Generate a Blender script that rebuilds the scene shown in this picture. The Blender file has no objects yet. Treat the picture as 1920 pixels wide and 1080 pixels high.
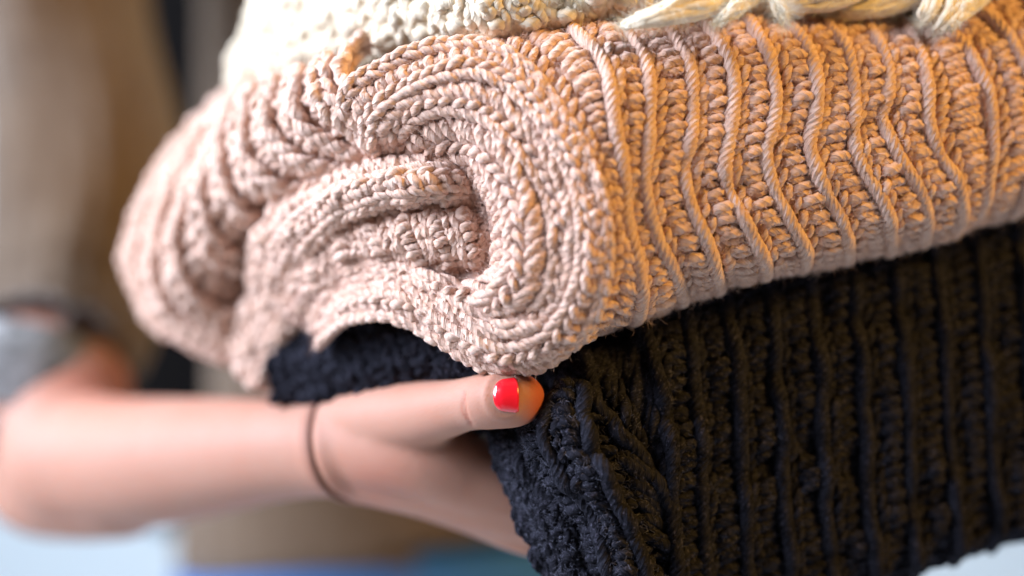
import bpy, math, random
import numpy as np
from mathutils import Vector, Matrix
from mathutils.bvhtree import BVHTree

rng = np.random.default_rng(7)
C = bpy.context.scene.collection
SC = bpy.context.scene

# ------------------------------------------------------------------ camera
CAM = np.array([0.0, -0.46, 1.25])
PITCH = math.radians(-8)
LENS = 50.0
FOC = 0.462
cam_d = bpy.data.cameras.new('camera'); cam = bpy.data.objects.new('camera', cam_d); C.objects.link(cam)
cam_d.lens = LENS; cam_d.sensor_width = 36; cam_d.clip_start = 0.02; cam_d.clip_end = 50
cam.location = CAM.tolist(); cam.rotation_euler = (math.pi/2 + PITCH, 0, 0)
cam_d.dof.use_dof = True; cam_d.dof.focus_distance = FOC; cam_d.dof.aperture_fstop = 1.7
SC.camera = cam
FWD = np.array([0, math.cos(PITCH), math.sin(PITCH)]); UPV = np.array([0, -math.sin(PITCH), math.cos(PITCH)]); RGT = np.array([1.0, 0, 0])
KPX = LENS/36*1920
def P(px, py, d):
    """a place in the room, given as a direction from the photographer and its distance in metres"""
    px, py, d = np.asarray(px, float), np.asarray(py, float), np.asarray(d, float)
    return CAM + ((px-960)/KPX*d)[..., None]*RGT - ((py-540)/KPX*d)[..., None]*UPV + d[..., None]*FWD

# ------------------------------------------------------------------ world and lamps
w = bpy.data.worlds.new('World'); SC.world = w; w.use_nodes = True
bg = w.node_tree.nodes['Background']; bg.inputs[0].default_value = (1.0, 0.78, 0.64, 1); bg.inputs[1].default_value = 0.06
def area(name, loc, target, size, power, col, sy=None):
    l = bpy.data.lights.new(name, 'AREA'); l.energy = power; l.color = col; l.size = size
    if sy: l.shape = 'RECTANGLE'; l.size_y = sy
    o = bpy.data.objects.new(name, l); C.objects.link(o); o.location = loc
    d = Vector(target) - Vector(loc); o.rotation_euler = d.to_track_quat('-Z', 'Y').to_euler(); return o
area('window_light', (-1.42, -0.16, 1.98), (-0.04, 0.02, 1.24), 1.1, 118, (0.70, 0.80, 1.0), 1.1)
area('warm_fill', (1.10, -0.42, 2.05), (0.1, 0, 1.25), 0.45, 25, (1.0, 0.58, 0.13))  # unseen fill lamp, added to turn the shaded right side orange
area('wall_fill', (-0.3, 0.95, 3.0), (0, 2.3, 0.6), 1.4, 38, (0.66, 0.90, 1.0))  # unseen lamp added to brighten the wall
SC.view_settings.view_transform = 'Standard'; SC.view_settings.look = 'None'
SC.view_settings.exposure = 0.0; SC.view_settings.gamma = 1.0
SC.render.engine = 'CYCLES'; SC.cycles.use_denoising = True; SC.cycles.max_bounces = 8

# ------------------------------------------------------------------ materials
def nodes(m):
    m.use_nodes = True; nt = m.node_tree; return nt, nt.nodes, nt.links, nt.nodes['Principled BSDF']
def yarn_mat(name, col, col2, sheen=0.3, sheen_tint=(1, 1, 1), bump=0.8, fleck=None, sss=0.0, twist=420, pit=.36):
    m = bpy.data.materials.new(name); nt, N, L, b = nodes(m)
    b.inputs['Roughness'].default_value = 0.95; b.inputs['Specular IOR Level'].default_value = 0.04
    b.inputs['Sheen Weight'].default_value = sheen; b.inputs['Sheen Roughness'].default_value = 0.35
    b.inputs['Sheen Tint'].default_value = (*sheen_tint, 1)
    if sss:
        b.inputs['Subsurface Weight'].default_value = sss; b.inputs['Subsurface Radius'].default_value = (1, .55, .35); b.inputs['Subsurface Scale'].default_value = 0.0012
    uv = N.new('ShaderNodeUVMap')
    mp = N.new('ShaderNodeMapping'); mp.inputs['Scale'].default_value = (5.0, 0.5, 1)
    sp = N.new('ShaderNodeSeparateXYZ'); L.new(uv.outputs[0], sp.inputs[0])
    ply = N.new('ShaderNodeMath'); ply.operation = 'MULTIPLY_ADD'; ply.inputs[1].default_value = 3.0; L.new(sp.outputs[0], ply.inputs[0])
    pt = N.new('ShaderNodeMath'); pt.operation = 'MULTIPLY'; pt.inputs[1].default_value = pit; L.new(sp.outputs[1], pt.inputs[0]); L.new(pt.outputs[0], ply.inputs[2])
    cb = N.new('ShaderNodeCombineXYZ'); L.new(ply.outputs[0], cb.inputs[0]); L.new(sp.outputs[1], cb.inputs[1]); L.new(cb.outputs[0], mp.inputs[0])
    pm = N.new('ShaderNodeMath'); pm.operation = 'PINGPONG'; pm.inputs[1].default_value = .5; L.new(ply.outputs[0], pm.inputs[0])
    pw = N.new('ShaderNodeMath'); pw.operation = 'POWER'; pw.inputs[1].default_value = .5; L.new(pm.outputs[0], pw.inputs[0])
    n1 = N.new('ShaderNodeTexNoise'); n1.inputs['Scale'].default_value = 1.0; n1.inputs['Detail'].default_value = 4; L.new(mp.outputs[0], n1.inputs['Vector'])
    geo = N.new('ShaderNodeNewGeometry')
    n2 = N.new('ShaderNodeTexNoise'); n2.inputs['Scale'].default_value = 230; n2.inputs['Detail'].default_value = 5; L.new(geo.outputs['Position'], n2.inputs['Vector'])
    mx = N.new('ShaderNodeMix'); mx.data_type = 'RGBA'; mx.inputs['A'].default_value = (*col, 1); mx.inputs['B'].default_value = (*col2, 1)
    ad = N.new('ShaderNodeMath'); ad.operation = 'MULTIPLY_ADD'; ad.inputs[1].default_value = 0.6; L.new(n1.outputs[0], ad.inputs[0]); 
    sc = N.new('ShaderNodeMath'); sc.operation = 'MULTIPLY'; sc.inputs[1].default_value = 0.4; L.new(n2.outputs[0], sc.inputs[0]); L.new(sc.outputs[0], ad.inputs[2])
    rp = N.new('ShaderNodeMapRange'); rp.inputs[1].default_value = .35; rp.inputs[2].default_value = .65; L.new(ad.outputs[0], rp.inputs[0])
    L.new(rp.outputs[0], mx.inputs['Factor']); out = mx.outputs['Result']
    if fleck:
        n3 = N.new('ShaderNodeTexNoise'); n3.inputs['Scale'].default_value = 900; n3.inputs['Detail'].default_value = 2; L.new(geo.outputs['Position'], n3.inputs['Vector'])
        r3 = N.new('ShaderNodeMapRange'); r3.inputs[1].default_value = .60; r3.inputs[2].default_value = .72; L.new(n3.outputs[0], r3.inputs[0])
        m3 = N.new('ShaderNodeMix'); m3.data_type = 'RGBA'; m3.inputs['B'].default_value = (*fleck, 1); L.new(out, m3.inputs['A']); L.new(r3.outputs[0], m3.inputs['Factor']); out = m3.outputs['Result']
    L.new(out, b.inputs['Base Color'])
    bp = N.new('ShaderNodeBump'); bp.inputs['Strength'].default_value = bump; bp.inputs['Distance'].default_value = 0.0011
    hh = N.new('ShaderNodeMath'); hh.operation = 'MULTIPLY_ADD'; hh.inputs[1].default_value = .8; L.new(pw.outputs[0], hh.inputs[0]); L.new(ad.outputs[0], hh.inputs[2])
    L.new(hh.outputs[0], bp.inputs['Height']); L.new(bp.outputs[0], b.inputs['Normal'])
    return m
M_pink = yarn_mat('pink_wool', (0.81, 0.58, 0.47), (0.62, 0.36, 0.245), 0.25, (1, .93, .95))
M_cream = yarn_mat('cream_wool', (0.82, 0.71, 0.54), (0.72, 0.58, 0.41), 0.25, twist=220, bump=.6)
M_roving = yarn_mat('cream_roving', (0.82, 0.72, 0.56), (0.72, 0.60, 0.44), 0.35, bump=.25, pit=.03)
M_char = yarn_mat('charcoal_wool', (0.029, 0.028, 0.037), (0.0030, 0.0030, 0.0042), 0.0, (.8, .85, 1), 0.8, fleck=(0.06, 0.055, 0.075))
M_char.node_tree.nodes['Principled BSDF'].inputs['Specular IOR Level'].default_value = .04
def hair_mat(name, col):
    m = bpy.data.materials.new(name); nt, N, L, b = nodes(m)
    b.inputs['Base Color'].default_value = (*col, 1); b.inputs['Roughness'].default_value = 0.7; b.inputs['Specular IOR Level'].default_value = .3
    n = N.new('ShaderNodeTexNoise'); n.inputs['Scale'].default_value = 60; g = N.new('ShaderNodeNewGeometry'); L.new(g.outputs['Position'], n.inputs['Vector'])
    mx = N.new('ShaderNodeMix'); mx.data_type = 'RGBA'; mx.inputs['A'].default_value = (*[c*.8 for c in col], 1); mx.inputs['B'].default_value = (*[min(1, c*1.15) for c in col], 1)
    L.new(n.outputs[0], mx.inputs['Factor']); L.new(mx.outputs['Result'], b.inputs['Base Color']); return m
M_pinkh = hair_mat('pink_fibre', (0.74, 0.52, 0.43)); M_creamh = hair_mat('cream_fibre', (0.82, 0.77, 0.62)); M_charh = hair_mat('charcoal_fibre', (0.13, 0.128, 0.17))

def skin_mat():
    m = bpy.data.materials.new('skin'); nt, N, L, b = nodes(m)
    g = N.new('ShaderNodeNewGeometry')
    n = N.new('ShaderNodeTexNoise'); n.inputs['Scale'].default_value = 45; n.inputs['Detail'].default_value = 8; n.inputs['Roughness'].default_value = .7; L.new(g.outputs['Position'], n.inputs['Vector'])
    mx = N.new('ShaderNodeMix'); mx.data_type = 'RGBA'; mx.inputs['A'].default_value = (0.44, 0.18, 0.112, 1); mx.inputs['B'].default_value = (0.42, 0.245, 0.18, 1)
    L.new(n.outputs[0], mx.inputs['Factor'])
    at = N.new('ShaderNodeAttribute'); at.attribute_name = 'blush_shade'
    m2 = N.new('ShaderNodeMix'); m2.data_type = 'RGBA'; m2.inputs['B'].default_value = (0.42, 0.06, 0.025, 1); L.new(mx.outputs['Result'], m2.inputs['A']); L.new(at.outputs['Fac'], m2.inputs['Factor'])
    L.new(m2.outputs['Result'], b.inputs['Base Color'])
    b.inputs['Roughness'].default_value = 0.58; b.inputs['Specular IOR Level'].default_value = 0.22
    b.inputs['Subsurface Weight'].default_value = 0.25; b.inputs['Subsurface Radius'].default_value = (1, .35, .2); b.inputs['Subsurface Scale'].default_value = 0.004
    v = N.new('ShaderNodeTexVoronoi'); v.inputs['Scale'].default_value = 1300; L.new(g.outputs['Position'], v.inputs['Vector'])
    bp = N.new('ShaderNodeBump'); bp.inputs['Strength'].default_value = .22; bp.inputs['Distance'].default_value = .00025; L.new(v.outputs[0], bp.inputs['Height']); L.new(bp.outputs[0], b.inputs['Normal'])
    return m
M_skin = skin_mat()
def plain(name, col, rough=0.6, coat=0, bump_scale=None, col2=None, bump=.3, dist=.001):
    m = bpy.data.materials.new(name); nt, N, L, b = nodes(m)
    b.inputs['Base Color'].default_value = (*col, 1); b.inputs['Roughness'].default_value = rough
    b.inputs['Coat Weight'].default_value = coat; b.inputs['Coat Roughness'].default_value = .04
    g = N.new('ShaderNodeNewGeometry'); n = N.new('ShaderNodeTexNoise'); n.inputs['Scale'].default_value = bump_scale or 40; n.inputs['Detail'].default_value = 4; L.new(g.outputs['Position'], n.inputs['Vector'])
    if col2:
        mx = N.new('ShaderNodeMix'); mx.data_type = 'RGBA'; mx.inputs['A'].default_value = (*col, 1); mx.inputs['B'].default_value = (*col2, 1); L.new(n.outputs[0], mx.inputs['Factor']); L.new(mx.outputs['Result'], b.inputs['Base Color'])
    if bump_scale:
        bp = N.new('ShaderNodeBump'); bp.inputs['Strength'].default_value = bump; bp.inputs['Distance'].default_value = dist; L.new(n.outputs[0], bp.inputs['Height']); L.new(bp.outputs[0], b.inputs['Normal'])
    return m
M_nail = plain('red_nail_polish', (0.80, 0.010, 0.022), 0.22, 1.0)
M_tie = plain('brown_elastic', (0.20, 0.075, 0.045), 0.6, 0, 900, (0.30, .13, .08))
M_wall = plain('pale_wall', (0.70, 0.78, 0.84), 0.9, 0, 3, (0.74, 0.80, 0.85), .05)
M_floor = plain('pale_floor', (0.66, 0.74, 0.80), 0.7, 0, 5, (0.72, 0.78, 0.82), .05)
M_jean = plain('blue_denim', (0.015, 0.08, 0.30), 0.85, 0, 500, (0.03, 0.17, 0.40), .5)
def taupe_mat():
    m = bpy.data.materials.new('taupe_wool'); nt, N, L, b = nodes(m)
    uv = N.new('ShaderNodeUVMap'); wv = N.new('ShaderNodeTexWave'); wv.inputs['Scale'].default_value = 60; wv.inputs['Distortion'].default_value = .6; wv.inputs['Detail'].default_value = 2
    L.new(uv.outputs[0], wv.inputs[0]); g = N.new('ShaderNodeNewGeometry')
    n = N.new('ShaderNodeTexNoise'); n.inputs['Scale'].default_value = 120; n.inputs['Detail'].default_value = 4; L.new(g.outputs['Position'], n.inputs['Vector'])
    mx = N.new('ShaderNodeMix'); mx.data_type = 'RGBA'; mx.inputs['A'].default_value = (0.10, 0.060, 0.034, 1); mx.inputs['B'].default_value = (0.19, 0.130, 0.085, 1); L.new(n.outputs[0], mx.inputs['Factor']); L.new(mx.outputs['Result'], b.inputs['Base Color'])
    b.inputs['Roughness'].default_value = .95; b.inputs['Specular IOR Level'].default_value = .1; b.inputs['Sheen Weight'].default_value = .2
    bp = N.new('ShaderNodeBump'); bp.inputs['Strength'].default_value = .6; bp.inputs['Distance'].default_value = .0015; L.new(wv.outputs[0], bp.inputs['Height']); L.new(bp.outputs[0], b.inputs['Normal'])
    return m
M_taupe = taupe_mat()
M_black = plain('gap_black', (0.0025, 0.002, 0.0018), 0.95, 0, 300, (0.004, 0.0032, 0.0028), .4); M_black.node_tree.nodes['Principled BSDF'].inputs['Specular IOR Level'].default_value = .05  # near-black that stands in for shade beside the sleeve
M_cuff = yarn_mat('pale_marl_wool', (0.40, 0.38, 0.37), (0.10, 0.09, 0.08), .1)

# ------------------------------------------------------------------ object helpers
def mesh_obj(name, verts, faces, mat, parent=None, uv=None, smooth=True):
    me = bpy.data.meshes.new(name); verts = np.asarray(verts, np.float32).reshape(-1, 3); faces = np.asarray(faces, np.int32)
    k = faces.shape[1]
    me.vertices.add(len(verts)); me.vertices.foreach_set('co', verts.ravel())
    me.loops.add(faces.size); me.loops.foreach_set('vertex_index', faces.ravel())
    me.polygons.add(len(faces)); me.polygons.foreach_set('loop_start', np.arange(0, faces.size, k, dtype=np.int32))
    if uv is not None:
        l = me.uv_layers.new(name='UVMap'); l.data.foreach_set('uv', np.asarray(uv, np.float32)[faces.ravel()].ravel())
    me.update(calc_edges=True); me.validate()
    if smooth: me.polygons.foreach_set('use_smooth', np.ones(len(me.polygons), bool))
    me.materials.append(mat)
    o = bpy.data.objects.new(name, me); C.objects.link(o)
    if parent is not None:
        o.parent = parent; o.matrix_parent_inverse = Matrix.Translation(-parent.location) if parent.type == 'EMPTY' else Matrix()
    return o
def thing(name, loc, label, cat, group=None):
    o = bpy.data.objects.new(name, None); C.objects.link(o); o.location = tuple(float(v) for v in loc); o.empty_display_size = .02
    o['label'] = label; o['category'] = cat
    if group: o['group'] = group
    return o
def norm(a): return a/np.maximum(np.linalg.norm(a, axis=-1, keepdims=True), 1e-12)

def crom(ctrl, n):
    """Catmull-Rom through ctrl, n points evenly spread along its length"""
    c = np.asarray(ctrl, float); c = np.vstack([2*c[0]-c[1], c, 2*c[-1]-c[-2]])
    t = np.linspace(0, len(ctrl)-1, 40*(len(ctrl)-1)+1); i = np.minimum(t.astype(int), len(ctrl)-2); f = (t-i)[:, None]
    p0, p1, p2, p3 = c[i], c[i+1], c[i+2], c[i+3]
    q = .5*((2*p1)+(-p0+p2)*f+(2*p0-5*p1+4*p2-p3)*f**2+(-p0+3*p1-3*p2+p3)*f**3)
    s = np.r_[0, np.cumsum(np.linalg.norm(np.diff(q[:, :3], axis=0), axis=1))]
    ss = np.linspace(0, s[-1], n); return np.stack([np.interp(ss, s, q[:, k]) for k in range(q.shape[1])], 1)

def tubes(path, ref, rad, K=10, plies=3, turns=None, amp=.16, squash=1.0, caps=True):
    """path (N,S,3), ref (N,S,3) outward direction, rad (N,S): twisted-yarn tubes as one vertex/face/uv set"""
    N_, S = path.shape[:2]
    T = norm(np.gradient(path, axis=1)); B = norm(np.cross(T, ref)); Nn = norm(np.cross(B, T))
    seg = np.linalg.norm(np.diff(path, axis=1), axis=2); s = np.concatenate([np.zeros((N_, 1)), np.cumsum(seg, 1)], 1)
    th = np.linspace(-math.pi/2, 1.5*math.pi, K, endpoint=False)
    ph = (turns*s*2*math.pi)[..., None] if turns else 0
    lob = np.abs(np.sin((th[None, None]*plies + ph)/2))**.7
    r = rad[..., None]*(1-amp+amp*lob*1.5)
    r = r*(1+rng.normal(0, .035, r.shape))
    if caps: 
        e = np.ones(S); e[0] = e[-1] = .25; r = r*e[None, :, None]
    v = path[:, :, None]+r[..., None]*(np.cos(th)[None, None, :, None]*B[:, :, None]+squash*np.sin(th)[None, None, :, None]*Nn[:, :, None])
    idx = np.arange(N_*S*K).reshape(N_, S, K); a = idx[:, :-1]; b = idx[:, 1:]
    f = np.stack([a, np.roll(a, -1, 2), np.roll(b, -1, 2), b], -1).reshape(-1, 4)
    # u goes once round the yarn, v is millimetres along it
    uvv = np.stack([np.broadcast_to(th[None, None]/(2*math.pi)*plies/3, (N_, S, K)), np.broadcast_to((s*1000)[..., None], (N_, S, K))+rng.random((N_, 1, 1))*90], -1).reshape(-1, 2)
    return v.reshape(-1, 3), f, uvv

class Patch:
    """sheet of knitting spanned by its rib lines"""
    def __init__(s, cords, nv=260, nu=10, lump=.0009, pleat=0):
        c = np.stack([crom(np.asarray(k), nv) for k in cords])               # (n,nv,3) world
        s.n = len(cords); n = s.n
        cc = np.concatenate([2*c[:1]-c[1:2], c, 2*c[-1:]-c[-2:-1]])
        t = np.linspace(0, n-1, nu*(n-1)+1); i = np.minimum(t.astype(int), n-2); f = (t-i)[:, None, None]
        p0, p1, p2, p3 = cc[i], cc[i+1], cc[i+2], cc[i+3]
        s.G = .5*((2*p1)+(-p0+p2)*f+(2*p0-5*p1+4*p2-p3)*f**2+(-p0+3*p1-3*p2+p3)*f**3)
        s.nu, s.nv = nu, nv
        du = np.gradient(s.G, axis=0); dv = np.gradient(s.G, axis=1)
        Nn = norm(np.cross(du, dv))
        view = CAM-s.G
        if np.mean(np.sum(Nn*norm(view), -1)) < 0: Nn = -Nn
        for _ in range(6):
            p = np.pad(Nn, ((1, 1), (1, 1), (0, 0)), 'edge'); Nn = norm(p[1:-1, 1:-1]*2+p[:-2, 1:-1]+p[2:, 1:-1]+p[1:-1, :-2]+p[1:-1, 2:])
        k = rng.normal(size=(max(3, n*2), 26)); k = np.stack([np.interp(np.linspace(0, k.shape[0]-1, s.G.shape[0]), np.arange(k.shape[0]), k[:, q]) for q in range(26)], 1)
        t2 = np.linspace(0, 25, nv); i2 = np.minimum(t2.astype(int), 24); f2 = t2-i2; f2 = f2*f2*(3-2*f2); k = k[:, i2]*(1-f2)+k[:, i2+1]*f2
        s.G = s.G+Nn*(k*lump+pleat*np.cos(2*math.pi*t)[:, None]*np.sin(np.linspace(0, math.pi, nv))**.5)[..., None]
        s.Nn = Nn
    def at(s, u, v, h=0):
        """u in cord units, v 0..1, h height above sheet"""
        x = np.clip(np.asarray(u)*s.nu, 0, s.G.shape[0]-1.001); y = np.clip(np.asarray(v)*(s.nv-1), 0, s.nv-1.001)
        i = x.astype(int); j = y.astype(int); fx = (x-i)[..., None]; fy = (y-j)[..., None]
        def bl(A): return A[i, j]*(1-fx)*(1-fy)+A[i+1, j]*fx*(1-fy)+A[i, j+1]*(1-fx)*fy+A[i+1, j+1]*fx*fy
        n = norm(bl(s.Nn)); return bl(s.G)+n*np.asarray(h)[..., None], n
    def length(s, u, m=120):
        p, _ = s.at(np.full(m, u), np.linspace(0, 1, m), np.zeros(m)); return np.linalg.norm(np.diff(p, axis=0), axis=1).sum()

def smooth_noise(n, amp, step):
    k = max(3, int(n/step)+2); return np.interp(np.linspace(0, k-1, n), np.arange(k), rng.normal(0, amp, k))

def cubic(ctrl, S):
    """ctrl (N,k,3) -> (N,S,3), Catmull-Rom by parameter"""
    k = ctrl.shape[1]; c = np.concatenate([2*ctrl[:, :1]-ctrl[:, 1:2], ctrl, 2*ctrl[:, -1:]-ctrl[:, -2:-1]], 1)
    t = np.linspace(0, k-1, S); i = np.minimum(t.astype(int), k-2); f = (t-i)[None, :, None]
    p0, p1, p2, p3 = c[:, i], c[:, i+1], c[:, i+2], c[:, i+3]
    return .5*((2*p1)+(-p0+p2)*f+(2*p0-5*p1+4*p2-p3)*f**2+(-p0+3*p1-3*p2+p3)*f**3)

def knit(parent, patch, mat, hmat, cord_r=.0024, row=.0047, yarn=.00125, skip_cord=(), fuzz=0, fuzz_len=.002, fuzz_w=.00005, sides=10, fuzz_v=(0, 1), fuzz_u=None, cord_h=.0020, twist=420, camp=.20, rv=(0, 1), cK=24, cs=.00045, chain=False, crow=.0047, carm=.20, cyarn=.00125):
    # the cloth behind the stitches
    G = patch.G[::2, ::2]-patch.Nn[::2, ::2]*.0012; a, b = G.shape[:2]
    idx = np.arange(a*b).reshape(a, b); f = np.stack([idx[:-1, :-1], idx[1:, :-1], idx[1:, 1:], idx[:-1, 1:]], -1).reshape(-1, 4)
    uv = np.stack(np.meshgrid(np.linspace(0, a*.01, a), np.linspace(0, b*.02, b), indexing='ij'), -1).reshape(-1, 2)
    o = mesh_obj('knit_backing', G.reshape(-1, 3), f, mat, parent, uv)
    sd = o.modifiers.new('thickness', 'SOLIDIFY'); sd.thickness = .0025; sd.offset = 0
    # raised rib cords
    for i in range(patch.n):
        if i in skip_cord: continue
        if chain:
            # a column of V-shaped stitches, each seated in the one below
            Lg = patch.length(i); R = max(4, int(Lg*(rv[1]-rv[0])/crow)); V, F, U, off = [], [], [], 0
            for sg in (-1, 1):
                ctl = np.array([[.02, -.95, .6], [.05, -.45, 2.0], [.12, .05, 2.6], [.18, .50, 2.2], [.17, .98, .6]]); ctl[:, 0] *= sg*carm/.17
                c = np.broadcast_to(ctl, (R, 5, 3)).copy(); c[:, :, 0] += rng.normal(0, .016, (R, 1))+rng.normal(0, .006, (R, 5)); c[:, :, 1] += rng.normal(0, .05, (R, 1))+rng.normal(0, .04, (R, 5)); c[:, :, 2] *= (1+rng.normal(0, .12, (R, 1)))*cord_h/.0024
                c = cubic(c, 9); vv = rv[0]+(rv[1]-rv[0])*(np.arange(R)[:, None]+.5+c[:, :, 1])/R; uu = i+c[:, :, 0]
                keep = (vv.min(1) > 0) & (vv.max(1) < 1); uu, vv, hh = uu[keep], vv[keep], c[keep][:, :, 2]*.001
                ex = np.where(uu < 0, uu, np.where(uu > patch.n-1, uu-(patch.n-1), 0))
                p, n = patch.at(uu, vv, hh)
                if i in (0, patch.n-1):
                    q, _ = patch.at(np.full_like(uu, abs(i-.15)), vv, hh); e, _ = patch.at(np.full_like(uu, float(i)), vv, hh); p = p+(e-q)/.15*np.abs(ex)[..., None]*.7
                rr = cyarn*(1+rng.normal(0, .08, (len(p), 1)))*np.array([.6, .9, 1.05, 1.15, 1.2, 1.15, 1.05, .85, .6])
                v, f, uv = tubes(p, n, rr, K=sides, plies=3, turns=330, amp=.34); V.append(v); F.append(f+off); U.append(uv); off += len(v)
            mesh_obj('rib_cord', np.vstack(V), np.vstack(F), mat, parent, np.vstack(U)); continue
        Lg = patch.length(i); S = int(Lg*(rv[1]-rv[0])/cs)
        vv = np.linspace(rv[0], rv[1], S); uu = np.full(S, float(i))+smooth_noise(S, .03, 34); uu = np.clip(uu, 0, patch.n-1)
        hh = cord_h+smooth_noise(S, .0003, 24)
        p, n = patch.at(uu, vv, hh); r = np.full(S, cord_r)*(1+smooth_noise(S, .08, 14))
        v, f, uv = tubes(p[None], n[None], r[None], K=cK, plies=6 if cK > 18 else 3, turns=twist, amp=camp)
        mesh_obj('rib_cord', v, f, mat, parent, uv)
    # purled stitches between two cords
    shapes = [
        (np.array([[.12, .80, .1], [.19, .32, 1.4], [.30, -.15, 1.8], [.41, -.62, .2]]), 1.0),
        (np.array([[.36, .34, -.4], [.43, .02, 1.3], [.58, -.20, 2.0], [.78, -.22, 1.6], [.95, .06, -.4]]), 1.16),
        (np.array([[.38, -.04, -.6], [.47, .24, .9], [.62, .34, 1.3], [.78, .27, .8], [.94, .10, -.5]]), 1.05),
    ]
    if chain:
        shapes = [(a.copy(), b_) for a, b_ in shapes[1:]]
        for a, _ in shapes: a[:, 0] = .26+(a[:, 0]-.34)*.82
    for g in range(patch.n-1):
        Lg = patch.length(g+.5); R = max(3, int(Lg/row)); V, F, U, off = [], [], [], 0
        wd = np.linalg.norm(patch.at(np.full(9, g+1.), np.linspace(.1, .9, 9), np.zeros(9))[0]-patch.at(np.full(9, float(g)), np.linspace(.1, .9, 9), np.zeros(9))[0], axis=1).mean()
        for ctl, rs in shapes:
            k = len(ctl); c = np.broadcast_to(ctl, (R, k, 3)).copy()
            c[:, :, 0] += rng.normal(0, .03, (R, 1))+rng.normal(0, .012, (R, k)); c[:, :, 1] += rng.normal(0, .10, (R, 1))+rng.normal(0, .05, (R, k)); c[:, :, 2] += rng.normal(0, .28, (R, 1))
            c = cubic(c, 10)
            vv = (np.arange(R)[:, None]+.5+c[:, :, 1])/R
            keep = (vv.min(1) > rv[0]+.002) & (vv.max(1) < rv[1]-.002); c, vv = c[keep], vv[keep]
            if not len(c): continue
            p, n = patch.at(g+c[:, :, 0], vv, c[:, :, 2]*.001)
            r = yarn*rs*np.ones(c.shape[:2])*(1+rng.normal(0, .10, (len(c), 1)))*np.array([.6, .85, 1, 1.1, 1.12, 1.12, 1.1, 1, .85, .6])
            v, f, uv = tubes(p, n, r, K=sides, plies=3, turns=330, amp=.34)
            V.append(v); F.append(f+off); U.append(uv); off += len(v)
        if V: mesh_obj('stitch_column', np.vstack(V), np.vstack(F), mat, parent, np.vstack(U))
    if fuzz:
        fz = fibres(patch, fuzz, fuzz_len, fuzz_w, fuzz_v, fuzz_u); return fz
def fibres(patch, n, length, width, vr=(0, 1), ur=None):
    u = rng.random(n)**(ur or 1)*(patch.n-1); v = vr[0]+rng.random(n)*(vr[1]-vr[0])
    p, nn = patch.at(u, v, np.full(n, .0018)+rng.random(n)*.0016)
    return hairs(p, nn, length, width)
def hairs(p, nn, length, width):
    n = len(p); d = norm(nn*rng.uniform(.1, .9, (n, 1))+norm(rng.normal(size=(n, 3)))*.9); L = length*rng.uniform(.3, 1.3, (n, 1))
    b1 = norm(rng.normal(size=(n, 3)))
    q = [p]; 
    for k in range(3):
        d = norm(d+b1*rng.normal(0, .55, (n, 1))-nn*.12); q.append(q[-1]+d*L/3)
    q = np.stack(q, 1); side = norm(np.cross(d, norm(CAM-p)))[:, None]*width*np.array([1, 1, .7, .2])[None, :, None]
    v = np.stack([q-side, q+side], 2).reshape(-1, 3); idx = np.arange(n*8).reshape(n, 4, 2)
    f = np.stack([idx[:, :-1, 0], idx[:, :-1, 1], idx[:, 1:, 1], idx[:, 1:, 0]], -1).reshape(-1, 4)
    return v, f
def add_fuzz(parent, parts, mat):
    V, F, off = [], [], 0
    for v, f in parts: V.append(v); F.append(f+off); off += len(v)
    o = mesh_obj('wool_fuzz', np.vstack(V), np.vstack(F), mat, parent); o['kind'] = 'stuff'

def line(pts, base=FOC, ext0=None, ext1=None):
    """pts (x, y, mm) ; ext = extra points before and after"""
    pts = list(ext0 or [])+list(pts)+list(ext1 or []); a = np.array(pts, float); return P(a[:, 0], a[:, 1], base+a[:, 2]*.001)

# ------------------------------------------------------------------ pink folded sweater
PINK = thing('folded_sweater', P(1100., 690., .50), 'thick pale pink ribbed knit sweater, rolled up in the middle of the stack', 'sweater', 'folded knits carried in a stack')
# spiral end: every line runs from the crease, over the top, round the near bend and back under
rings = [
 [(800,312,22),(850,322,16),(885,352,9),(905,400,8),(918,450,7),(915,500,9),(885,532,10),(840,530,14),(790,512,18),(740,492,22),(700,480,26),(627,497,34),(575,535,43),(534,590,52)],
 [(775,300,16),(830,284,5),(885,285,0),(935,325,-8),(962,385,-11),(970,446,-12),(963,510,-11),(932,560,-8),(890,566,-1),(845,545,4),(795,525,10),(745,508,16),(690,500,24),(640,517,33),(592,545,42),(552,594,51)],
 [(747,300,16),(748,245,6),(782,212,1),(829,196,-2),(892,205,-6),(945,240,-9),(990,290,-12),(1030,365,-14),(1048,440,-15),(1045,510,-14),(1015,575,-10),(965,612,-6),(915,606,-3),(865,575,1),(826,545,6),(770,527,13),(709,521,21),(660,533,31),(612,567,41),(573,610,50)],
 [(722,305,24),(698,275,12),(692,238,7),(712,204,4),(755,172,1),(816,146,-2),(886,132,-5),(945,150,-8),(1000,200,-12),(1048,270,-15),(1084,350,-17),(1098,440,-18),(1094,515,-17),(1070,575,-14),(1025,632,-9),(965,660,-5),(905,650,-2),(855,622,1),(800,580,7),(740,560,14),(680,562,24),(632,592,36),(600,632,46)],
 [(688,268,22),(660,238,12),(648,202,9),(660,168,7),(688,143,6),(734,120,4),(790,97,2),(860,82,0),(917,90,-2),(960,112,-5),(1010,155,-9),(1052,210,-13),(1090,270,-15),(1118,335,-17),(1135,400,-18),(1140,460,-18),(1134,520,-17),(1115,585,-13),(1080,640,-8),(1020,680,-2),(945,686,2),(880,664,5),(820,632,8),(765,602,13),(715,590,19),(660,600,29),(622,628,40),(600,655,48)],
]
fz = []
ringP = Patch([line(r) for r in rings], nv=420, lump=.0005)
fz.append(knit(PINK, ringP, M_pink, M_pinkh, skip_cord=(0,), fuzz=30000, fuzz_len=.0018, fuzz_w=.000045, row=.0046, cord_h=.0022, chain=True))
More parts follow.
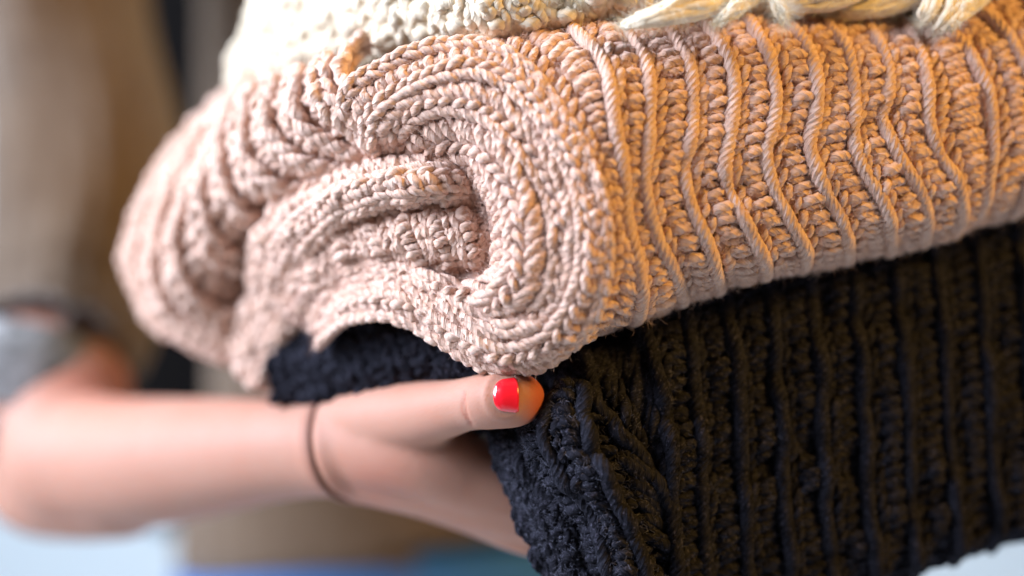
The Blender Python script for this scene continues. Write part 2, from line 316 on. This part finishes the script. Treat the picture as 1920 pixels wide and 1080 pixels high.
# long near side
def rbase(x): return np.interp(x, [1000, 1100, 1200, 1300, 1500, 1700, 1920, 2100], [-14, -15, -10, -5, 1, 9, 22, 36])
side = [
 [(880,84),(960,112),(1052,210),(1118,335),(1140,460),(1115,585),(1050,665)],
 [(1085,62),(1128,120),(1140,180),(1150,250),(1163,330),(1172,420),(1187,498),(1198,560),(1190,605)],
 [(1175,60),(1208,130),(1214,200),(1212,270),(1204,330),(1212,400),(1234,463),(1260,515),(1276,570)],
 [(1250,55),(1288,120),(1296,200),(1292,270),(1284,330),(1300,400),(1325,463),(1342,510),(1345,546)],
 [(1325,50),(1362,120),(1371,190),(1366,260),(1357,320),(1376,385),(1405,450),(1430,490),(1432,522)],
 [(1402,45),(1442,110),(1454,180),(1446,240),(1434,290),(1448,355),(1480,420),(1503,470),(1508,508)],
 [(1478,45),(1516,100),(1526,170),(1522,230),(1514,275),(1532,335),(1562,400),(1585,450),(1592,492)],
 [(1552,48),(1590,110),(1598,180),(1592,240),(1606,305),(1640,370),(1664,425),(1668,475)],
 [(1625,50),(1655,105),(1662,170),(1656,225),(1680,290),(1715,350),(1733,405),(1732,460)],
 [(1695,50),(1722,100),(1732,160),(1734,225),(1755,285),(1785,340),(1797,395),(1790,445)],
 [(1752,45),(1815,100),(1842,165),(1853,230),(1855,300),(1842,365),(1822,420)],
 [(1815,10),(1880,65),(1918,130),(1935,200),(1938,270),(1925,340),(1900,405)],
 [(1880,-30),(1950,30),(1995,110),(2010,190),(2010,270),(1995,330),(1970,385)],
 [(1950,-60),(2030,10),(2075,90),(2090,170),(2085,250),(2070,310),(2040,365)],
]
sc = []
for k, c in enumerate(side):
    a = np.array(c, float); tt = np.linspace(-1, 1, len(a))
    bul = 26*(1-np.sqrt(np.clip(1-(np.abs(tt)*.97)**2.6, 0, 1)))
    d = rbase(a[:, 0])+bul; a[:, 1] += 8*np.clip(-tt*1.6-.6, 0, 1)-17*np.clip(tt*1.5-.5, 0, 1)
    if k == 0: d = rbase(a[:, 0])+np.array([16, 10, 2, -2, -3, 2, 10])
    x0, y0, d0 = a[0, 0], a[0, 1], d[0]; x1, y1, d1 = a[-1, 0], a[-1, 1], d[-1]
    pts = [(x0-22, y0-6, d0+60), (x0-12, y0-6, d0+16)] + [(x, y, dd) for (x, y), dd in zip(a, d)] + [(x1-6, y1+2, d1+10), (x1-20, y1-12, d1+55)]
    if k == 0: pts = pts[2:-2]; pts = [(x0-20, y0+10, d0+30)]+pts+[(x1-60, y1+5, d1+22)]
    sc.append(line(pts))
sideP = Patch(sc, nv=300, lump=.0006)
fz.append(knit(PINK, sideP, M_pink, M_pinkh, rv=(.16, .86), cs=.0004, skip_cord=(0,), fuzz=45000, fuzz_len=.0018, fuzz_w=.000045, row=.0048, cord_r=.0024, cord_h=.0017, fuzz_v=(.2, .8)))
# left lobe of the upper layer
lobe = [
 [(480,150,120),(400,200,112),(330,280,110),(275,365,108),(243,450,106),(246,530,104),(290,595,100),(370,640,92),(450,652,84),(510,630,76)],
 [(440,170,96),(400,225,88),(350,300,84),(305,385,82),(283,470,80),(290,540,80),(330,590,80),(395,622,78),(450,625,76),(495,600,74)],
 [(470,160,82),(435,230,74),(388,310,68),(350,390,65),(335,470,64),(342,530,66),(372,572,70),(420,596,74),(460,590,76),(485,560,78)],
 [(452,165,78),(425,235,66),(402,310,58),(392,380,54),(397,435,55),(418,472,60),(450,482,70),(478,462,80),(495,432,88)],
 [(468,162,72),(440,230,60),(425,290,52),(430,345,48),(450,382,48),(478,398,54),(505,390,66),(528,372,76),(545,355,84)],
 [(500,150,58),(473,212,48),(463,262,42),(476,308,38),(510,337,36),(552,344,37),(592,338,42),(630,333,52),(665,330,62)],
 [(540,138,46),(514,192,37),(512,235,31),(537,270,28),(582,295,26),(637,304,25),(690,303,27),(735,303,34),(775,305,44)],
 [(582,125,36),(562,168,27),(562,205,22),(588,236,20),(632,260,19),(680,277,19),(728,288,22),(765,296,30),(795,302,40)],
 [(632,110,26),(612,148,18),(618,184,14),(642,212,13),(674,236,13),(704,254,14),(738,270,18),(768,284,26),(790,295,36)],
 [(700,84,34),(668,112,20),(656,148,15),(664,178,13),(684,202,12),(706,225,13),(728,244,16),(755,262,22),(782,280,32)],
]
lobe = [[(x+[26, 16, 7][k], y, d) if k < 3 else (x, y, d) for x, y, d in l] for k, l in enumerate(lobe)]
lobeP = Patch([line(r, FOC+.014*max(0, 1-k/8)) for k, r in enumerate(lobe)], nv=240, lump=.0005, pleat=.0013)
fz.append(knit(PINK, lobeP, M_pink, M_pinkh, chain=True, crow=.0055, cyarn=.0019, carm=.17, sides=8, fuzz=4000, cord_r=.0034, cord_h=.0036, row=.0052, yarn=.0015))
# second layer folded inside
mid = [
 [(930,370,50),(880,345,42),(800,318,34),(700,326,38),(610,358,48),(545,405,60),(505,455,72),(492,520,84),(480,580,94),(455,640,100),(450,680,104)],
 [(925,345,30),(895,330,22),(850,316,16),(790,300,12),(700,307,18),(605,342,30),(530,392,44),(488,445,56),(478,510,66),(470,570,74),(452,630,82),(446,690,88)],
 [(935,375,30),(900,350,20),(860,334,6),(800,325,2),(715,335,7),(625,368,19),(560,418,33),(522,470,46),(510,530,58),(500,590,68),(475,650,76),(462,720,82)],
 [(940,400,32),(908,378,21),(868,358,5),(810,355,1),(730,364,6),(650,395,17),(592,445,30),(560,495,43),(545,555,54),(530,610,64),(508,670,72),(490,740,78)],
 [(940,430,34),(910,405,24),(875,387,12),(815,384,10),(740,390,15),(665,415,26),(612,460,38),(585,510,50),(568,570,60),(550,625,68),(532,690,76),(515,745,82)],
]
midP = Patch([line(r) for r in mid], nv=240)
fz.append(knit(PINK, midP, M_pink, M_pinkh, chain=True, fuzz=8000, fuzz_len=.0018, fuzz_w=.000045, cord_r=.0023, row=.0044, skip_cord=(0,)))
tongue = [
 [(590,455,50),(575,480,44),(565,520,44),(560,560,48)],
 [(625,432,40),(618,452,33),(622,490,32),(630,530,38)],
 [(668,410,32),(668,432,23),(684,470,22),(705,510,30)],
 [(720,395,26),(725,418,15),(745,458,13),(765,495,17),(775,520,28)],
 [(775,388,23),(785,410,10),(803,450,7),(822,488,11),(830,518,24)],
 [(825,382,22),(838,405,7),(855,445,3),(870,485,7),(870,515,22)],
 [(860,385,23),(880,410,9),(900,448,5),(905,485,8),(890,512,22)],
 [(885,395,32),(908,420,18),(920,455,15),(918,490,17),(900,510,30)],
 [(900,300,55),(930,390,50),(945,460,45),(940,520,45),(915,560,50)],
]
tonP = Patch([line(r, FOC-.001) for r in tongue], nv=120)
fz.append(knit(PINK, tonP, M_pink, M_pinkh, chain=True, cyarn=.0012, fuzz=5000, fuzz_len=.0018, fuzz_w=.000045, cord_r=.0019, row=.0042, yarn=.0012, cord_h=.001))
fz.append(fibres(ringP, 5000, .0042, .00005)); fz.append(fibres(sideP, 8000, .0042, .00005, (.18, .84)))
inner = [[(740,280,46),(745,360,42),(750,450,42),(760,560,46)],[(810,280,44),(815,360,40),(820,450,40),(825,560,44)],[(880,290,40),(885,360,34),(890,450,34),(895,560,38)],[(960,300,34),(965,370,28),(970,450,28),(965,560,30)]]
knit(PINK, Patch([line(r) for r in inner], nv=100), M_pink, M_pinkh, sides=8, cK=14, cs=.0009)
add_fuzz(PINK, fz, M_pinkh)

# ------------------------------------------------------------------ charcoal folded sweater
CHAR = thing('folded_sweater', P(1300., 1100., .50), 'dark charcoal ribbed knit sweater at the bottom of the stack, gripped by the hand', 'sweater', 'folded knits carried in a stack')
fz = []
def kb(x): return np.interp(x, [1000, 1100, 1200, 1300, 1500, 1700, 1920, 2100], [8, 3, 9, 17, 26, 35, 47, 60])
kc = [
 [(1000,640,80),(1040,700,52),(1050,742,28),(1015,765,20),(992,810,15),(1000,865,14),(1028,915,13),(1062,965,13),(1090,1030,14),(1105,1110,16),(1110,1200,22)],
 [(1040,630,70),(1062,700,34),(1060,735,12),(1048,765,4),(1040,815,1),(1055,865,0),(1082,915,1),(1118,975,2),(1145,1040,4),(1160,1120,8),(1165,1210,14)],
 [(1070,620,60),(1078,690,30),(1078,725,10),(1082,755,2),(1090,805,-2),(1110,860,-3),(1140,920,-2),(1172,985,0),(1198,1055,2),(1212,1130,6),(1215,1220,12)],
]
fr = [(1080,630),(1118,745),(1160,800),(1200,862),(1235,925),(1262,985),(1280,1050),(1290,1130),(1290,1240)]
kc.append([(x, y, kb(x)-2+ (14 if i == 0 else 4 if i == 1 else 0)+max(0, (y-1000)/12)) for i, (x, y) in enumerate(fr)])
def ybot(x): return np.interp(x, [1300, 1450, 1620, 1770, 1920, 2100], [1215, 1140, 1078, 1030, 988, 940])
for k in range(11):
    x = 1205+k*77
    yt = np.interp(x, [1200, 1350, 1500, 1700, 1920, 2100], [600, 540, 490, 440, 385, 350]); yb = ybot(x+30)
    ys = np.linspace(yt, yb, 9); xs = x+np.array([0, 10, 20, 28, 32, 38, 44, 50, 50])*(1.5 if k == 0 else .75)
    t = np.linspace(-1, 1, 9); bul = 20*(1-np.sqrt(np.clip(1-np.abs(t*.97)**3, 0, 1)))
    kc.append([(x-15, yt-4, kb(x)+70)]+[(a, b, kb(x)+c) for a, b, c in zip(xs, ys, bul)]+[(xs[-1]-18, yb+2, kb(x)+70)])
charP = Patch([line(r) for r in kc], nv=300, lump=.0016)
fz.append(knit(CHAR, charP, M_char, M_charh, rv=(.0, .84), sides=10, cK=20, fuzz=22000, fuzz_u=2.6, fuzz_len=.0022, fuzz_w=.00004, cord_r=.0026, yarn=.00135, camp=.14, cord_h=.0026))  # pale fibres gathered to the left, so its brighter light is partly colour
ko = [
 [(900,690,60),(920,750,40),(930,820,27),(950,880,24),(985,960,20),(1020,1040,18),(1045,1110,18),(1060,1200,24)],
 [(940,690,56),(950,750,36),(960,830,19),(982,890,16),(1015,965,12),(1050,1040,11),(1075,1110,11),(1090,1200,18)],
 [(980,690,56),(986,750,34),(996,850,18),(1018,910,14),(1050,975,11),(1082,1045,10),(1105,1110,11),(1115,1200,18)],
 [(1020,700,56),(1026,760,34),(1035,860,24),(1060,920,20),(1090,985,18),(1120,1050,17),(1140,1110,17),(1150,1200,24)],
]
fz.append(knit(CHAR, Patch([line(r) for r in ko], nv=200), M_char, M_charh, chain=True, sides=8, cK=14, cs=.0007, fuzz=9000, fuzz_w=.00005, fuzz_len=.0022, cord_r=.0024, yarn=.0014))
kl = [
 [(530,600,78),(528,650,70),(530,700,68),(545,760,74),(560,830,90)],
 [(590,585,70),(590,640,60),(600,700,56),(620,760,62),(640,830,80)],
 [(650,570,62),(655,625,50),(675,690,45),(705,750,50),(725,830,68)],
 [(715,565,54),(722,612,41),(748,670,36),(785,735,40),(800,820,58)],
 [(775,575,46),(785,618,33),(818,668,28),(860,730,31),(870,810,48)],
 [(835,600,38),(848,640,26),(885,690,22),(930,745,25),(940,810,40)],
 [(900,640,32),(915,670,22),(950,710,20),(985,765,24),(1000,820,38)],
]
fz.append(knit(CHAR, Patch([line(r) for r in kl], nv=160), M_char, M_charh, chain=True, sides=8, crow=.006, cyarn=.0018, cK=14, cs=.0009, fuzz=9000, fuzz_w=.00005, fuzz_len=.0022, cord_r=.0030, yarn=.0017, row=.006))
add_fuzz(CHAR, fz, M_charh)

# ------------------------------------------------------------------ cream folded blanket with fringe
CREAM = thing('folded_blanket', P(900., 75., .50), 'fluffy cream white knit blanket with yarn fringe on top of the pink sweater', 'blanket', 'folded knits carried in a stack')
fz = []
cr = []
bot = [(450,185,125),(485,178,108),(535,160,92),(595,140,76),(658,122,60),(720,106,46),(785,92,34),(850,80,24),(915,70,14),(980,60,12),(1045,47,12),(1105,32,16),(1150,18,24)]
for k, (x, y, d) in enumerate(bot):
    lean = np.interp(k, [0, 2, 5, 12], [0, 10, 30, 45])
    if k == 0: cr.append([(600,-260,110),(540,-120,96),(520,-30,94),(478,40,100),(450,110,112),(444,160,122),(465,192,138),(510,200,170)]); continue
    cr.append([(x-lean*2+20, -260, d+28), (x-lean*1.8, -150, d+4), (x-lean*1.5+4, -70, d-6), (x-lean*1.1, -10-(40-k*3)*0, d-9), (x-lean*.6, y*.45, d-9), (x-lean*.2, y*.85, d-4), (x+6, y+3, d+10), (x+10, y+4, d+50)])
creamP = Patch([line(r) for r in cr], nv=180)
fz.append(knit(CREAM, creamP, M_cream, M_creamh, rv=(.3, 1), sides=9, cK=16, cs=.0008, chain=True, cyarn=.0021, crow=.0062, carm=.24, fuzz=9000, fuzz_len=.004, fuzz_w=.00005, cord_r=.0036, cord_h=.0014, yarn=.0021, row=.0062, twist=220))
cr2 = []
for k in range(11):
    x = 1120+k*85; d = rbase(x)
    yb = np.interp(x, [1120, 1300, 1600, 1800, 2000], [24, 20, 20, 8, -14])
    cr2.append([(x-20,-300,d+40),(x-15,-180,d+18),(x-10,-90,d+12),(x-5,-35,d+16),(x,yb,d+30),(x+5,yb+6,d+55),(x+5,yb+6,d+95)])
fz.append(knit(CREAM, Patch([line(r) for r in cr2], nv=140), M_cream, M_creamh, rv=(.3, 1), sides=8, cK=14, cs=.0009, fuzz=5000, fuzz_len=.004, fuzz_w=.00005, cord_r=.0036, yarn=.0021, row=.0062, twist=220))
fr = [
 ([(1430,-40,6),(1370,-12,0),(1290,12,-4),(1215,34,-4),(1160,48,2)], [.3, .85, 1, .8, .18], .0058),
 ([(1450,-60,4),(1425,-25,-4),(1390,8,-8),(1362,28,-9),(1340,47,-8)], [1, 1, .85, .6, .15], .0040),
 ([(1430,-60,4),(1440,-25,-4),(1455,2,-9),(1466,22,-10),(1472,38,-8)], [1, 1, .85, .65, .35], .0032),
 ([(1640,-40,14),(1590,-14,12),(1530,2,12),(1480,12,14),(1440,14,20)], [.8, 1, 1, .8, .3], .0050),
 ([(1780,-50,16),(1720,-16,14),(1660,8,14),(1610,22,14),(1560,32,20)], [.8, 1, .9, .7, .2], .0046),
 ([(1850,-70,10),(1830,-30,6),(1800,5,2),(1778,35,0),(1755,60,2)], [1, 1.05, 1, .75, .2], .0075),
 ([(1800,-70,12),(1780,-30,8),(1755,-2,4),(1742,20,2),(1725,44,4)], [1, 1, .9, .7, .2], .0055),
]
for pts, rr, R0 in fr:
    a = crom(np.array(pts, float), 60); rad = crom(np.stack([np.linspace(0, 1, 5), np.array(rr), np.zeros(5)], 1), 60)[:, 1]*R0
    base = rbase(a[:, 0]); p = P(a[:, 0], a[:, 1], FOC+(a[:, 2]+base)*.001); n = norm(CAM-p)
    tg = norm(np.gradient(p, axis=0)); sd_ = norm(np.cross(tg, n)); ns = 34; paths, rads = [], []
    for q in range(ns):
        a0 = rng.random()*6.28; rr_ = math.sqrt((q+.5)/ns)*.72; sw = a0+np.linspace(0, rng.normal(.5, .5), 60)
        off_ = (np.cos(sw)[:, None]*sd_+np.sin(sw)[:, None]*n)*(rad*rr_)[:, None]
        wv_ = np.stack([smooth_noise(60, .0005, 9) for _ in range(3)], 1)
        cut = rng.integers(50, 60); pp = (p+off_+wv_)[:cut]; tt_ = np.linspace(0, cut-1, 60); pp = np.stack([np.interp(tt_, np.arange(cut), pp[:, k]) for k in range(3)], 1)
        paths.append(pp); rads.append(R0*rng.uniform(.24, .34)*(.35+.65*rad/R0))
    v, f, uv = tubes(np.stack(paths), np.broadcast_to(n, (ns, 60, 3)), np.stack(rads), K=7, plies=3, turns=10, amp=.1)
    mesh_obj('fringe_tassel', v, f, M_roving, CREAM, uv)
    # loose strands peeling off the tassel and its fluff
    m = 1500; i = rng.integers(4, 60, m); dr = norm(rng.normal(size=(m, 3))+n[i]*.3); fz.append(hairs(p[i]+dr*rad[i][:, None]*.95, norm(dr+norm(np.gradient(p, axis=0))[i]*1.6), rng.uniform(.003, .008), .00003))
add_fuzz(CREAM, fz, M_creamh)

# ------------------------------------------------------------------ the person
PER = thing('person', P(600., 1400., .80), 'person in a taupe knit sweater gripping the stack with one bare forearm', 'person')
def blob_chain(pts):
    """pts (x,y,depth,radius mm) -> capsule pieces"""
    V, F, off = [], [], 0
    a = np.array(pts, float); c = P(a[:, 0], a[:, 1], a[:, 2]); r = a[:, 3]*.001
    cc = crom(np.column_stack([c, r]), max(8, int(len(pts)*6)))
    for q in cc: V.append((q[:3], q[3]))
    return V
def union(chains):
    import bmesh
    bm = bmesh.new()
    for ch in chains:
        for c, r in ch: bmesh.ops.create_icosphere(bm, subdivisions=3, radius=r, matrix=Matrix.Translation(Vector(c)))
    me = bpy.data.meshes.new('tmp'); bm.to_mesh(me); bm.free(); return me
chains = [
 # upper arm inside the sleeve, elbow, forearm
 [(100,-200,.76,34),(130,80,.75,33),(155,380,.73,32),(122,640,.695,32),(110,760,.665,34),(135,855,.64,32),(200,868,.622,29.5),(290,866,.60,27.5),(400,855,.575,24),(500,845,.552,20.5),(590,840,.535,18.8),(650,842,.525,18.5)],
 [(40,800,.66,25),(62,905,.655,22),(140,925,.635,21),(230,920,.615,21)],
 # palm: three rays
 [(610,820,.530,14.5),(700,835,.518,17),(800,850,.508,17),(900,894,.508,15.),(1000,928,.508,13)],
 [(620,865,.530,13),(720,880,.522,14.5),(820,905,.516,14),(930,940,.512,12.5),(1020,965,.510,11)],
 [(640,890,.530,9),(760,920,.528,8.5),(870,955,.524,8.5),(960,990,.520,8.5),(1030,1010,.520,8.5)],
 # thumb
 [(620,795,.526,10),(700,786,.512,12),(780,778,.496,11.8),(850,764,.480,9.6),(880,757,.474,9.1),(925,751,.467,9.7),(960,749,.4655,9.5),(970,748,.4672,9.1),(975,748,.4685,8.6)],
 # web of the thumb
 [(760,812,.506,10),(820,822,.503,8),(865,838,.506,6)],
 # four fingers closing under the folded knit
 [(1000,928,.509,10),(1090,925,.508,9),(1170,935,.515,8.2),(1240,925,.520,7.4)],
 [(1010,930,.512,10),(1110,965,.520,9),(1200,985,.528,8.2),(1285,980,.532,7.4)],
 [(1020,965,.522,9.5),(1115,1010,.532,8.6),(1200,1035,.540,7.8),(1275,1035,.544,7)],
 [(1020,1000,.530,8.5),(1100,1050,.542,7.6),(1170,1080,.550,6.8),(1230,1085,.554,6.2)],
]
src = bpy.data.objects.new('tmp', union([blob_chain(c) for c in chains])); C.objects.link(src)
rm = src.modifiers.new('r', 'REMESH'); rm.mode = 'VOXEL'; rm.voxel_size = .0013
smm = src.modifiers.new('s', 'SMOOTH'); smm.factor = .6; smm.iterations = 14
me = bpy.data.meshes.new_from_object(src.evaluated_get(bpy.context.evaluated_depsgraph_get()))
bpy.data.objects.remove(src)
n = len(me.vertices); co = np.empty(n*3, np.float32); me.vertices.foreach_get('co', co); co = co.reshape(-1, 3).astype(float)
no = np.empty(n*3, np.float32); me.vertices.foreach_get('normal', no); no = no.reshape(-1, 3).astype(float)
# pixel-like coordinates of each vertex help to place the creases on the thumb
rel = co-CAM; dd = rel@FWD; px = 960+(rel@RGT)/dd*KPX; py = 540-(rel@UPV)/dd*KPX
front = np.clip(-(no@FWD)*2, 0, 1)
blush_shade = np.zeros(n)
for (x0, y0, x1, y1, wd, dep) in [(872,735,884,798,2.6,.0006),(868,750,874,785,2,.0002)]:
    t = np.clip(((px-x0)*(x1-x0)+(py-y0)*(y1-y0))/((x1-x0)**2+(y1-y0)**2), 0, 1)
    bow = 6*np.sin(t*math.pi); ds = np.hypot(px-(x0+t*(x1-x0)-bow), py-(y0+t*(y1-y0)))
    g = np.exp(-(ds/wd)**2)*front*(dd < .50); co -= no*(g*dep)[:, None]; blush_shade += g*.35
# skin fold round the nail, and the redder fingertip past it, its shade painted into the colour
TH = dd < .50
e = np.hypot((px-946)/36., (py-741)/42.); g = np.exp(-((e-1.02)/.15)**2)*TH*front; g = g*np.clip((984-px)/14, 0, 1); co += no*(g*.0006)[:, None]
blush_shade += np.clip((px-972)/34, 0, 1)*TH*(px < 1030)*.7*(py > 680)*(py < 815)
blush_shade += np.exp(-((px-700)/70)**2-((py-905)/50)**2)*.25 + np.exp(-((px-190)/130)**2-((py-715)/45)**2)*.45  # redder patch on the hand; sleeve's shade painted onto the forearm top
me.vertices.foreach_set('co', co.astype(np.float32).ravel())
at = me.attributes.new('blush_shade', 'FLOAT', 'POINT'); at.data.foreach_set('value', np.clip(blush_shade, 0, 1).astype(np.float32))
me.materials.clear(); me.materials.append(M_skin); me.polygons.foreach_set('use_smooth', np.ones(len(me.polygons), bool)); me.update()
body = bpy.data.objects.new('body', me); me.name = 'body'; C.objects.link(body); body.parent = PER; body.matrix_parent_inverse = Matrix.Translation(-PER.location)
bvh = BVHTree.FromPolygons([Vector(v) for v in co], [tuple(p.vertices) for p in me.polygons])
def on_skin(x, y, dmin=.40):
    o = P(x, y, dmin); h = bvh.ray_cast(Vector(o), Vector(norm(o-CAM))); return (np.array(h[0]), np.array(h[1])) if h[0] else (None, None)
# thumbnail, a curved plate lying on the thumb
A, Bn = 17, 15; V = np.zeros((A, Bn, 3)); NN = np.zeros((A, Bn, 3))
for i in range(A):
    a = -1+2*i/(A-1); half = 33
    yc = 741+a*half
    xl = 925+21*(1-math.sqrt(max(0, 1-(abs(a)*.985)**2.3))); xr = 972+1.5*a-6*abs(a)**7
    for j in range(Bn):
        b = j/(Bn-1); p, q = on_skin(xl+(xr-xl)*b, yc+ (1-b)*a*(-3)); V[i, j] = p; NN[i, j] = q
for _ in range(30):
    for X in (V, NN):
        X[1:-1, 1:-1] = .5*X[1:-1, 1:-1]+.125*(X[:-2, 1:-1]+X[2:, 1:-1]+X[1:-1, :-2]+X[1:-1, 2:])
NN = norm(NN); top = V+NN*.0005
for i in range(A):
    for j in range(Bn):
        a = -1+2*i/(A-1); b = j/(Bn-1)
        top[i, j] += NN[i, j]*(.0007*(1-a*a)*min(1, b*3))
        if i in (0, A-1) or j == 0: top[i, j] = V[i, j]+NN[i, j]*.0001
low = V-NN*.0002; vv = np.vstack([top.reshape(-1, 3), low.reshape(-1, 3)]); idx = np.arange(A*Bn).reshape(A, Bn)
f = [(idx[i, j], idx[i+1, j], idx[i+1, j+1], idx[i, j+1]) for i in range(A-1) for j in range(Bn-1)]
f += [(idx[i, -1], idx[i+1, -1], idx[i+1, -1]+A*Bn, idx[i, -1]+A*Bn) for i in range(A-1)]
nl = mesh_obj('thumbnail', vv, f, M_nail, PER); nl['label'] = 'short thumbnail painted glossy red'

# hair tie round the wrist
c0 = P(632., 843., .528); e1 = norm(P(662., 938., .528)-P(606., 746., .528)); e2 = norm(-FWD*.93-RGT*.42); e2 = norm(e2-e1*(e1@e2))
loop = []
for t in np.linspace(0, 2*math.pi, 72, endpoint=False):
    d = e1*math.cos(t)+e2*math.sin(t); h = bvh.ray_cast(Vector(c0+d*.05), Vector(-d)); loop.append(np.array(h[0])+d*.0007)
loop = np.array(loop); loop = np.vstack([loop, loop[:1]]); ctr = loop.mean(0)
dist = np.full(n, 1.0); near = np.where(np.linalg.norm(co-ctr, axis=1) < .06)[0]
dist[near] = np.linalg.norm(co[near][:, None]-loop[None], axis=2).min(1)
co -= no*(.0010*np.exp(-(dist/.0022)**2)-.0003*np.exp(-((dist-.0042)/.0016)**2))[:, None]
me.vertices.foreach_set('co', co.astype(np.float32).ravel()); me.update()
loop = ctr+(loop-ctr)*(1-.0006/np.linalg.norm(loop-ctr, axis=1, keepdims=True))
v, f, uv = tubes(loop[None], norm(loop-ctr)[None], np.full((1, 73), .0011), K=10, plies=2, turns=200, amp=.1, caps=False)
tie = mesh_obj('hair_tie', v, f, M_tie, None, uv); tie['label'] = 'thin brown elastic hair tie worn round the wrist'; tie['category'] = 'hair tie'

# clothing, and the dark gap between arm and torso
def sleeve_tube(name, ctrl, mat, folds=0, K=96, n=160, parent=PER, rib=0.0):
    """ctrl (x,y,depth,half width mm, half depth mm)"""
    a = np.array(ctrl, float); c = P(a[:, 0], a[:, 1], a[:, 2]); q = crom(np.column_stack([c, a[:, 3:]*.001]), n)
    p = q[:, :3]; T = norm(np.gradient(p, axis=0)); B = norm(np.cross(T, FWD)); D = norm(np.cross(B, T)); th = np.linspace(0, 2*math.pi, K, endpoint=False)
    s = np.linspace(0, 1, n)[:, None]
    wob = 1+folds*(np.sin(th[None]*5+s*9)*.5+np.sin(th[None]*3-s*14)*.5)+rib*np.cos(th[None]*K/4)
    v = p[:, None]+wob[..., None]*(np.cos(th)[None, :, None]*B[:, None]*q[:, 3, None, None]+np.sin(th)[None, :, None]*D[:, None]*q[:, 4, None, None])
    idx = np.arange(n*K).reshape(n, K); f = np.stack([idx[:-1], np.roll(idx[:-1], -1, 1), np.roll(idx[1:], -1, 1), idx[1:]], -1).reshape(-1, 4)
    uv = np.stack(np.broadcast_arrays(th[None]/6.28, s), -1).reshape(-1, 2)
    return mesh_obj(name, v.reshape(-1, 3), f, mat, parent, uv)
sleeve_tube('dark_gap_tube', [(700,-500,.93,160,50),(700,-100,.93,160,50),(700,300,.93,165,50),(700,650,.93,176,50),(700,840,.93,170,50),(710,900,.93,130,50)], M_black)  # black tube added in place of the shade between sleeve and torso
top_ = sleeve_tube('sweater', [(770,-500,.87,132,60),(765,-100,.87,127,62),(760,200,.87,124,66),(745,500,.87,117,70),(725,800,.87,110,74),(717,940,.87,122,74),(720,1005,.87,126,72),(722,995,.87,118,66)], M_taupe, .015, 160, rib=.006)
sleeve_tube('sleeve', [(70,-500,.77,44,60),(100,-200,.76,43,60),(122,50,.75,43,58),(158,220,.74,46,56),(166,350,.73,47,55),(155,470,.72,45,53),(138,570,.705,42,50),(126,632,.693,40,46),(118,652,.690,37,42),(118,630,.690,33,38)], M_taupe, .055, rib=.014, parent=top_)
sleeve_tube('rolled_cuff', [(75,640,.678,36,38),(62,690,.674,40,42),(50,740,.668,41,43),(30,790,.664,38,40),(40,770,.664,33,35)], M_cuff, .03, parent=top_)
sleeve_tube('jeans', [(720,1000,.87,122,66),(720,1060,.87,126,70),(720,1200,.87,134,76),(720,1500,.87,140,80),(720,2000,.87,140,80)], M_jean, .01)

# ------------------------------------------------------------------ setting
def plane(name, pts, mat):
    o = mesh_obj(name, pts, [(0, 1, 2, 3)], mat, smooth=False); o['kind'] = 'structure'; return o
plane('wall', [(-4, 2.4, -.2), (4, 2.4, -.2), (4, 2.4, 3.2), (-4, 2.4, 3.2)], M_wall)
plane('floor', [(-4, -3, 0), (4, -3, 0), (4, 3, 0), (-4, 3, 0)], M_floor)
